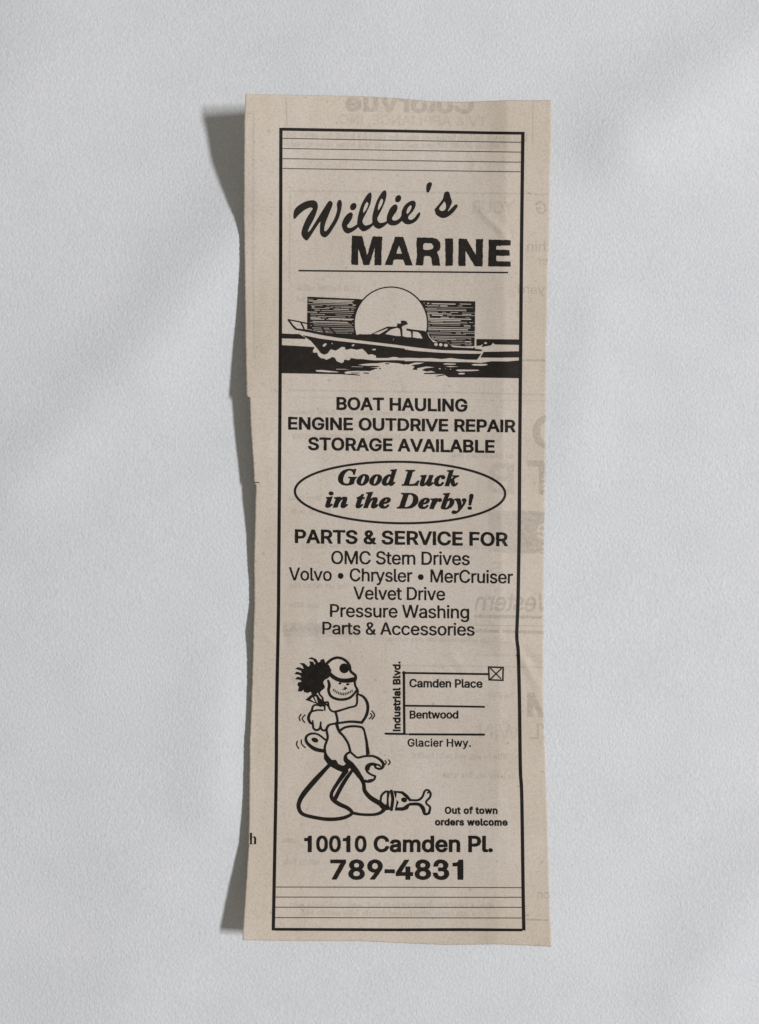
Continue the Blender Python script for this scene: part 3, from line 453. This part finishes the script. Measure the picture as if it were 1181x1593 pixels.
cuts = [W('608,538 704,541 756,728 808,545 903,548 893,690 893,824 825,824 829,655 774,822 722,822 667,652 668,821 602,819 604,680'),
        pts('615.5,368 627.5,368.3 635,391 642,413 631,412.8 627.5,404 613.5,403.6 610.5,412.3 599,412 607,391'),
        W2('178,618 330,620 375,632 402,665 408,695 398,738 372,762 392,800 397,850 405,890 330,890 324,850 322,820 305,800 262,796 246,810 240,888 170,888 180,800 176,700'),
        W2('452,624 530,628 528,760 525,890 455,893 456,760'), W2('583,628 660,632 750,790 750,635 818,632 817,760 815,897 740,895 648,745 648,893 580,893 582,760'),
        W2('875,637 1085,643 1085,695 950,700 945,735 1075,740 1075,795 948,797 945,845 1085,850 1087,900 870,897 873,740')]
printed('block_lettering', [([q], 1) for q in cuts] + [([pts('621.3,382 616.5,394.4 625.6,394.7')], 0), ([cu(W2('252,675 320,677 338,700 335,725 300,737 247,735 241,705'))], 0)], m_ink_lit, nm, rough=.22)
printed('underline', [(stroke([(464.8, 421), (630, 422.6), (790.6, 424)], 2.3, soft=False, cap=False), 1)], m_ink, nm)

# boat in front of a setting sun
bp = holder('boat_picture', clip)
Z5 = lambda s: pts(s, 430, 440, 5.905)
Z6 = lambda s: pts(s, 620, 440, 5.905)
SUN = (608.4, 503.5, 57.2, 57.0)
def hatch(x0, x1, y0, y1, slope, stop):
    ops, y = [], y0 + 3.0
    while y < y1 - 1.0:
        x = x0 + rnd.uniform(-6, 12)
        while x < x1:
            ln = rnd.choice((6, 14, 28, 55, 90)) * rnd.uniform(.6, 1.3)
            a, b_ = max(x, x0 + rnd.choice((-1, -1, 1.5, 5))), min(x + ln, x1 + rnd.choice((1, -2, -5)))
            if b_ - a > 2.5:
                yy = y + slope * (a - x0) + rnd.uniform(-.35, .35); th = rnd.choice((.55, .7, .8, 1.1, 1.5))
                ops.append(([box(a, yy, b_, yy + th, slope)], 0))
            x += ln + rnd.choice((1.5, 3, 6, 16))
        y += rnd.choice((2.2, 2.5, 2.9, 3.4))
    return ops
sky = [([pts('478.6,461.5 556,465 567,466 560,530 478,516')], 1)] + hatch(478.5, 553, 462, 520, .03, None)
sky2 = [([pts('650,467 739.6,468.8 738.4,538.5 722,539 690,536 672,528 664,515 658,480')], 1)] + hatch(660, 738.6, 468, 538, .022, None)
printed('striped_sky', sky + [([Z5('130,330 280,370 275,425 300,425 500,470 720,500 720,560 100,560')], 0), ([ellipse(*SUN)], 0)], m_ink_lit, bp)
printed('striped_sky', sky2 + [([ellipse(*SUN)], 0), ([Z6('0,430 100,420 200,435 240,440 262,455 300,520 330,545 430,555 500,590 690,598 690,640 0,640')], 0)], m_ink_lit, bp)
ring = curve(np.array([[SUN[0] + SUN[2] * math.cos(a), SUN[1] + SUN[3] * math.sin(a)] for a in np.linspace(math.radians(163), math.radians(374), 60)]))
printed('sun_outline', [(stroke(ring, 1.9, soft=False), 1)], m_ink_lit, bp, off=.57)
hull = [([Z5('243,480 400,512 560,533 720,550 900,570 1050,588 1181,604 1181,690 1080,680 1020,690 920,690 915,668 880,655 845,660 815,625 790,605 740,615 690,605 640,615 630,590 600,588 570,610 545,622 500,610 470,650 440,660 410,645 385,612 355,575 320,535 270,500')], 1),
        ([Z6('0,604 150,625 350,640 560,650 760,652 722,706 640,706 560,700 480,690 400,700 300,690 200,692 100,688 0,690')], 1),
        ([Z5('425,575 440,558 462,555 465,565 445,585 428,586')], 0), ([Z5('690,575 710,562 722,568 705,586')], 0), ([Z5('880,610 905,604 918,610 912,619 882,619')], 0), ([Z5('508,552 520,553 518,563 509,562')], 0)]
printed('hull', hull, m_ink_lit, bp)
cabin = [([Z5('165,400 185,418 300,430 420,455 600,470 725,482 770,470 800,474 870,472 940,438 1020,402 1100,402 1135,380 1155,362 1143,352 1160,346 1181,348 1191,400 1191,580 1100,568 900,545 720,522 560,503 420,480 300,455 180,432 155,412')], 1),
         ([Z6('-10,372 20,376 28,362 20,350 38,346 70,350 82,368 86,382 60,386 40,392 30,408 60,416 130,428 235,440 262,452 282,500 320,545 400,545 450,552 500,590 600,596 690,600 695,588 705,606 765,612 765,628 620,622 400,618 200,598 0,572')], 1),
         ([Z5('893,468 1020,418 1030,424 945,474')], 0), ([Z5('1000,470 1050,430 1110,412 1137,424 1147,488 1080,484')], 0), ([Z5('1152,412 1158,398 1190,385 1200,428 1190,440 1160,432')], 0), ([Z6('-38,432 15,430 20,455 18,490 -30,487')], 0),
         ([Z6('36,432 95,440 116,450 122,500 75,500 38,490')], 0), ([Z6('132,446 180,452 205,470 224,512 170,508 132,500')], 0),
         ([ellipse(620 + 346 / 5.905, 440 + 565 / 5.905, 2.9, 2.5)], 0), ([ellipse(620 + 390 / 5.905, 440 + 568 / 5.905, 2.9, 2.5)], 0), ([ellipse(620 + 437 / 5.905, 440 + 573 / 5.905, 3.3, 2.6)], 0), ([Z5('1078,510 1083,512 1075,530 1071,528')], 0)]
printed('cabin', cabin, m_ink_lit, bp, off=.59)
rail = [(stroke(Z5('112,340 150,392 185,424'), 2.6, soft=False), 1), (stroke(Z5('112,338 200,355 280,372'), 2.0, soft=False), 1), (stroke(Z5('225,360 255,420'), 2.2), 1), (stroke(Z5('300,385 335,430'), 2.2), 1), (stroke(Z5('420,405 445,455'), 2.4), 1), (stroke(Z5('495,415 540,462'), 2.4), 1)]
printed('bow_rail', rail, m_ink_lit, bp, off=.61)
sea = [([Z5('52,465 150,470 210,470 240,488 265,500 268,516 52,510')], 1),
       ([Z5('52,572 200,580 352,590 335,625 340,642 375,640 385,670 410,692 440,695 460,708 500,690 515,680 540,690 555,720 600,738 620,728 625,705 670,712 690,690 740,700 790,700 850,708 900,712 1000,712 1100,710 1181,714 1181,752 1120,738 1000,730 930,738 860,740 800,745 750,752 800,760 945,768 920,775 820,778 925,785 890,800 865,808 760,810 720,820 640,828 770,845 765,852 600,840 400,836 52,830')], 1),
       ([Z5('360,802 420,800 560,815 578,822 480,822 370,815')], 0), ([Z5('625,820 660,812 760,808 780,818 700,836 635,836')], 0), ([Z5('550,790 690,792 690,797 550,795')], 0), ([Z5('690,768 800,770 795,774 690,772')], 0),
       (stroke(Z5('640,790 860,808'), 1.0), 1), (stroke(Z5('690,828 760,828'), 1.1), 1), (stroke(Z5('805,828 848,830'), 1.6), 1), (stroke(Z5('1005,742 1035,744'), 1.4), 1), (stroke(Z5('948,786 958,787'), 1.5), 1), (stroke(Z5('800,778 925,786'), 1.5), 1), (stroke(Z5('860,765 945,767'), 1.3), 1),
       ([Z6('718,516 1112,520 1112,570 890,566 870,550 850,575 790,585 765,590 780,560 755,575 718,580')], 1), ([Z6('785,552 800,542 818,550 812,560 795,562')], 0),
       ([Z6('785,634 1112,628 1112,685 920,688 755,686')], 1),
       ([Z6('0,722 150,718 300,722 480,728 620,728 760,735 860,720 1000,722 1112,712 1112,876 870,872 700,870 462,868 430,848 360,860 335,856 430,838 240,838 232,828 345,822 300,808 260,815 215,800 250,785 335,775 260,768 170,785 175,800 130,798 150,770 120,755 200,745 240,732 150,732 90,750 50,745 60,735 0,735')], 1)]
for s_ in ('412,744 440,738 525,742 532,750 480,752 415,750', '425,768 480,764 560,770 480,774', '668,750 700,744 815,744 822,754 780,762 690,760', '525,804 545,796 735,798 745,806 690,810 560,814', '545,834 570,826 610,828 614,836 590,842 555,840', '368,788 382,782 394,790 382,796', '428,790 440,787 438,795', '472,793 482,789 488,796 478,798'):
    sea.append(([Z6(s_)], 0))
printed('sea', sea, m_ink_lit, bp, off=.55)

# the services
sv = holder('service_list', clip)
def line(name, *a, parent=sv, material=m_ink, **k): return printed(name, [(text(*a, **k), 1)], material, parent, rough=.13)
line('text_line', 'BOAT HAULING', 523.9, 727.3, 637.4, 640.4, 19.0, bold=24)
line('text_line', 'ENGINE OUTDRIVE REPAIR', 448.6, 802.8, 668, 672.4, 18.6, bold=24)
line('text_line', 'STORAGE AVAILABLE', 479.5, 769.8, 700, 704.4, 19.0, bold=24)
line('text_line', 'PARTS & SERVICE FOR', 459, 790.7, 844.7, 849.6, 20.4, bold=24)
line('text_line', 'OMC Stern Drives', 515.7, 731, 877.2, 879, 19.4, bold=9, kern={'rn': -34})
line('text_line', 'Volvo • Chrysler • MerCruiser', 449.7, 798.1, 902.5, 907.6, 19.0, bold=9, kern={'rC': -10, 'ry': -12})
line('text_line', 'Velvet Drive', 550, 692.7, 932.3, 933.8, 19.0, bold=9)
line('text_line', 'Pressure Washing', 513.8, 730, 959.5, 962, 19.0, bold=9)
line('text_line', 'Parts & Accessories', 501.9, 738.5, 986.5, 988.8, 18.4, bold=9)

# the wish in its oval
ov = holder('slogan_oval', clip)
printed('oval_outline', [(stroke(ellipse(622.6, 766.2, 163.6, 47.8, math.radians(.75), 90), 3.5, closed=True, soft=False), 1)], m_ink, ov)
line('text_line', 'Good Luck', 526, 714.5, 754.4, 756.4, 23.6, bold=25, font=SERIF, track=-10, kern={'y!': -70}, parent=ov)
line('text_line', 'in the Derby!', 506, 737, 789.4, 792.6, 23.4, bold=25, font=SERIF, track=-10, kern={'y!': -70}, parent=ov)

# the mechanic with his wrench
mc = holder('mechanic_drawing', clip)
M = lambda s: pts(s, 440, 1010, 4.542)
q = 4.542
B_ = lambda s: ([curve(M(s), True, 2)], 1)
H_ = lambda s: ([curve(M(s), True, 2)], 0)
A_ = lambda s: ([M(s)], 1)
T_ = lambda s, w: (stroke(M(s), (np.asarray(w) * 1.28 + 2.2) / q), 1)
printed('wild_hair', [A_('330,190 300,200 285,225 290,260 280,280 255,300 235,322 205,318 200,300 175,310 150,302 148,285 130,300 106,296 116,270 103,250 112,233 135,230 125,217 88,212 105,194 135,200 120,182 82,175 100,158 135,168 130,152 88,138 110,126 150,140 140,115 118,98 150,98 182,125 195,110 188,85 215,88 226,112 232,100 215,74 178,66 205,56 237,70 252,95 268,86 266,76 290,68 298,85 302,105 325,110 345,150')], m_ink, mc)
cap_ = [T_('305,108 340,76 380,60 420,66 455,90 474,120 480,155 515,187 514,214', 13), B_('312,130 330,150 360,180 400,202 450,207 512,198 518,226 450,238 393,230 345,204 320,175 300,150'), ([ellipse(440 + 435 / q, 1010 + 135 / q, 34 / q, 35 / q)], 1)]
printed('cap', cap_, m_ink, mc, off=.57)
face = [T_('322,222 330,255 324,292 340,330 375,350 420,356 470,345 505,315 524,285', [11, 15, 13, 13, 13, 13, 12, 10, 8]), T_('508,222 514,260 531,292 524,330', 10),
        T_('328,178 322,196 290,215 280,240 292,268 262,296 260,318 280,340 285,365', 8),
        ([ellipse(440 + 405 / q, 1010 + 242 / q, 2.2, 1.7, -.3)], 1), ([ellipse(440 + 460 / q, 1010 + 248 / q, 2.7, 1.7, -.2)], 1),
        A_('438,262 458,276 440,288 418,284 436,276')]
for i in range(12):
    a = i / 11; x = 358 + a * 132; y = 288 + 26 * math.sin(a * math.pi) + 6 * a
    face.append(T_(f'{x + 2 - 5 * (a - .5):.1f},{y - 6:.1f} {x + 4 * (a - .5):.1f},{y + 7:.1f}', 3.2))
printed('face', face, m_ink, mc)
arms = [T_('530,316 570,336 596,375 602,420 590,470 562,515', [8, 12, 14, 14, 14, 12]), T_('526,330 520,395 470,412 430,425 380,440', [9, 9, 9, 9, 11]), T_('372,440 385,485 388,522', 11),
        T_('395,522 480,512 560,518', [10, 12, 13]), T_('300,378 320,374 326,408 345,436 378,444', 9), T_('318,400 300,385 297,430', 7),
        T_('270,402 240,393 215,402 205,436 190,458 182,490 196,520 214,530 216,556 236,572 262,560 270,515', [9, 9, 9, 11, 13, 14, 13, 10, 10, 11, 10, 7]), T_('268,545 278,570 302,572 330,535 385,525', 10), T_('216,530 212,505', 6),
        T_('205,440 250,430 282,432', 8), A_('205,320 160,358 240,385 262,395 300,412 310,372 285,365 262,345 245,320 225,318')]
arms += [([M('195,355 212,338 232,372 222,372')], 0), ([M('222,335 240,375 250,380 238,335')], 0)]
printed('crossed_arms', arms, m_ink, mc, off=.57)
torso = [T_('380,524 398,578 430,615 462,665 478,722', [16, 13, 11, 11, 11]), T_('402,578 440,553 500,544 560,552 575,572', 11), A_('568,560 582,570 600,640 616,742 590,748 585,660'),
         T_('322,540 310,570 318,625 298,690 306,745 345,790 372,788 388,815 430,830 455,812', [12, 11, 11, 11, 12, 12, 10, 10, 10, 10]),
         A_('292,715 305,750 348,795 372,785 390,815 432,828 456,812 482,832 446,864 420,868 388,856 325,822 292,775')]
printed('torso', torso, m_ink, mc)
wrench = [T_('302,640 250,602 205,596 172,612 164,640 182,672 230,706 296,720', [9, 9, 10, 11, 13, 16, 20, 18]), ([ellipse(440 + 228 / q, 1010 + 642 / q, 5.4, 3.6, .35)], 1),
          T_('478,726 500,745 530,766 580,756 640,756 688,780 712,812 704,838 680,846 655,836', [10, 10, 10, 10, 11, 13, 15, 13, 11, 9]), T_('655,836 652,818 625,812 598,824 590,845 604,872 634,890 654,896', [8, 14, 16, 14, 12, 10, 9, 9]), A_('600,815 640,800 690,815 700,838 670,822 625,822 615,840 612,860 600,850'),
          T_('654,896 648,918 615,936 580,930 548,902 520,862 480,815 446,780 448,745 470,730', [9, 10, 11, 14, 24, 30, 32, 24, 11, 10]), A_('520,850 560,900 590,922 640,915 656,898 652,920 618,944 575,942 535,908'), ([M('572,906 608,914 604,926 572,918')], 0)]
printed('wrench', wrench, m_ink, mc, off=.59)
legs = [T_('330,818 230,925 150,1020 118,1078 114,1122 142,1165 232,1190 330,1202 420,1194 480,1170 488,1150 458,1122 395,1092 352,1058 346,1018 385,950 448,860', [18, 26, 26, 22, 20, 18, 18, 19, 18, 15, 18, 20, 22, 20, 16, 18, 26]),
        T_('500,845 430,945 368,1062', [14, 20, 20]), T_('508,838 545,900 572,950 580,1000 622,1050 690,1092 716,1122 700,1150 650,1168 560,1168 490,1156', [14, 18, 18, 20, 24, 26, 24, 16, 14, 13, 16]), A_('660,1070 700,1085 755,1110 760,1135 715,1140 690,1120')]
printed('baggy_trousers', legs, m_ink, mc)
pis = [T_('692,1080 698,1035 728,1006 752,1008', [9, 10, 10, 10]), A_('738,1000 758,1006 748,1060 752,1136 722,1138 735,1085'), T_('768,1002 778,1060 768,1134', 15), A_('782,1000 850,1004 884,1030 908,1060 900,1078 870,1050 840,1022 806,1014 800,1060 820,1080 806,1118 850,1116 884,1092 905,1090 884,1130 850,1142 792,1140 806,1075'),
       ([ellipse(440 + 858 / q, 1010 + 1065 / q, 4.6, 3.8, .3)], 1), T_('902,1066 958,1066 988,1042 1004,1002 1026,994 1045,1018 1040,1048 1014,1076 1020,1096 1042,1116 1034,1158', [10, 10, 10, 9, 9, 10, 9, 9, 9, 10, 12]),
       T_('900,1095 962,1096 992,1125 1004,1164 1034,1160', [14, 16, 20, 14, 10]), ([ellipse(440 + 1028 / q, 1010 + 1012 / q, 1.2, 2.6, .7)], 1)]
printed('loose_piston', pis, m_ink, mc)
mo = [T_(s_, 5) for s_ in ('130,460 116,482 124,504', '158,464 138,490 156,518', '104,650 98,675 114,702', '132,642 134,670 160,696', '620,455 632,470 612,492', '630,436 650,465 632,494', '724,788 734,800 724,814', '748,782 760,798 748,816')]
printed('motion_mark', mo, m_ink, mc)

# the street map
mp_ = holder('street_map', clip)
G = lambda s: pts(s, 580, 1010, 4.072)
rd = lambda s, w: printed('road_line', [(stroke(G(s), w, soft=False, cap=True), 1)], m_ink, mp_)
rd('192,150 460,154 735,158', 3.1); rd('198,145 199,340 201,537', 3.5); rd('206,358 460,361 706,365', 2.9); rd('82,535 204,537', 3.3); rd('214,538 218,538', 2.6); rd('232,539 460,540 705,541', 3.2)
bx = G('735,113 827,116 825,197 738,194')
printed('crossed_box', [(stroke(bx, 2.3, closed=True, soft=False), 1), (stroke(G('748,122 812,186'), 1.8), 1), (stroke(G('815,124 748,188'), 1.8), 1)], m_ink, mp_, off=.59)
st = lambda *a, **k: line('street_label', *a, parent=mp_, **k)
st('Camden Place', 637.2, 750.7, 1069, 1069.8, 12.4, bold=20)
st('Bentwood', 637.7, 713.3, 1117.6, 1117.7, 11.8, bold=20)
st('Glacier Hwy.', 634.5, 732.8, 1161.3, 1161.6, 11.8, bold=15, track=0)
lo = text('Industrial Blvd.', 0, 108.8, 0, 0, 11.2, bold=34)
printed('street_label', [([np.stack([623 + P[:, 1], 1137.8 - P[:, 0]], -1) for P in lo], 1)], m_ink, mp_)

# order note, address and telephone
on_ = holder('order_note', clip)
line('text_line', 'Out of town', 692.2, 774.2, 1265.9, 1266.2, 10.6, bold=32, track=0, parent=on_)
line('text_line', 'orders welcome', 677, 790, 1284, 1284.4, 10.4, bold=36, track=-5, parent=on_)
line('address_line', '10010 Camden Pl.', 473.6, 766.9, 1325.4, 1325.5, 24.2, bold=25, parent=clip)
line('telephone_number', '789-4831', 514.2, 721, 1368.2, 1368.4, 29.4, bold=25, parent=clip)
line('stray_letter', 'h', 388, 399.8, 1313, 1313, 16.6, bold=-7, font=BOOK, parent=clip)
printed('stray_mark', [(stroke([(395.9, 750.4), (403, 750.6)], 1.3, soft=False), 1)], m_ink, clip)

# the other side of the sheet, showing faintly through
gh = holder('show_through_print', clip)
def g(name, ops, m=m_ghost): return printed(name, ops, m, gh, off=.32, clip_to_paper=True)
def gt(txt, x0, x1, b0, b1, cap, m=m_ghost, **k): return g('mirrored_text', [(text(txt, x0, x1, b0, b1, cap, mirror=True, **k), 1)], m)
gt('ColorVue', 537, 738, 173, 177, 28, bold=38); gt('TV & APPLIANCE, INC.', 522, 758, 193, 196.5, 15, bold=24, m=m_ghost_pale)
def words(x0, x1, y0, y1, h_, m=m_ghost_pale, name='mirrored_small_print'):
    """rows of print too faint to read: word-long ragged marks"""
    ops = []; x = x0
    while x < x1:
        w = rnd.uniform(14, 44); e = min(x + w, x1); yy = y0 + (y1 - y0) * (x - x0) / (x1 - x0)
        k_ = x
        while k_ < e:
            lw = rnd.uniform(2.2, 4.6); up = rnd.choice((0, 0, .25, .3))
            ops.append(([box(k_, yy - h_ * (.72 + up), min(k_ + lw, e), yy)], 1)); k_ += lw + rnd.uniform(.6, 1.3)
        x = e + rnd.uniform(3, 6)
    g(name, ops, m)
words(446, 828, 216, 221, 11); words(446, 790, 228.5, 232, 9)
rl = lambda P, w, m=m_ghost: g('mirrored_rule', [(stroke(P, w, soft=False, cap=False), 1)], m)
rl([(444.8, 148), (446.5, 196)], 1.4); rl([(829.5, 158), (828.5, 225)], 1.5); rl([(382, 176.6), (396.6, 177.6)], 1.6); rl([(394.6, 178), (393.8, 420)], 4.2, m_ghost_pale); rl([(393.8, 420), (396, 560)], 3.0, m_ghost_pale)
rl([(450, 297), (640, 299), (852, 302)], 3.2, m_ghost_pale); rl([(451.5, 300), (450.5, 440)], 3.0, m_ghost_pale)
gt('G', 835.5, 852, 332.5, 333, 19, bold=16, shear=.18); gt('YOUR', 734, 800, 331, 333, 19, bold=16, m=m_ghost_pale)
gt('thin', 820, 857, 391, 391, 15, bold=4); gt('er', 836, 853, 411, 411.5, 12, bold=4); gt('yard', 806, 848, 456, 457, 13, bold=4)
rl([(812, 560.3), (850, 561)], 3.4); rl([(449, 607), (640, 609.5), (850, 614)], 3.4, m_ghost_pale); rl([(449, 618), (640, 620), (850, 624)], 1.4, m_ghost_pale)
gt('O', 829, 884, 698, 699, 50, bold=20); gt('T', 821, 868, 769, 770, 50, bold=20); gt('B', 758, 800, 768, 769, 46, bold=16, m=m_ghost_pale)
g('mirrored_panel', [([pts('760,794 806,795 806,861 760,858')], 1)], m_ghost_pale)
g('mirrored_panel', [([pts('808,794 848,796 848,861 808,861')], 1), (text('e', 835, 858, 838, 838, 30, bold=10, mirror=True), 0)])
gt('S', 762, 782, 893, 894, 19, bold=14, m=m_ghost_pale); gt('Western', 738, 866, 950, 952, 28, bold=14, shear=-.2)
rl([(738, 958.5), (846, 960.5)], 5.0); rl([(735, 972.5), (846, 974)], 1.4); rl([(735, 981), (846, 984)], 5.2); rl([(610, 1035), (846, 1038)], 3.0, m_ghost_pale)
gt('M', 820, 866, 1115, 1116, 36, bold=26); gt('YL', 825, 860, 1149, 1150, 23, bold=0)
gt('WIN', 746, 808, 1149, 1150, 22, bold=0, m=m_ghost_pale); gt('on', 836, 854.5, 1397.5, 1398, 13, bold=6)
rl([(819, 1430.5), (853, 1431.5)], 3.0)
for y in (316, 340, 452, 470, 488): words(462, 560, y, y + 1, 9) if y in (452, 470) else None
for y, a, b_ in ((645, 452, 640), (664, 460, 800), (683, 455, 640), (712, 700, 800), (778, 450, 500), (800, 455, 520), (853, 470, 760), (915, 452, 540), (945, 450, 500), (983, 440, 560), (998, 600, 790), (1062, 455, 470), (1085, 760, 800), (1180, 640, 790), (1210, 690, 800), (1312, 440, 465), (1345, 440, 500), (1412, 450, 770), (1424, 470, 740)):
    words(a, b_, y, y + 2, 9)
g('mirrored_panel', [([pts('440,968 560,972 560,992 440,990')], 1)], m_ghost_pale)
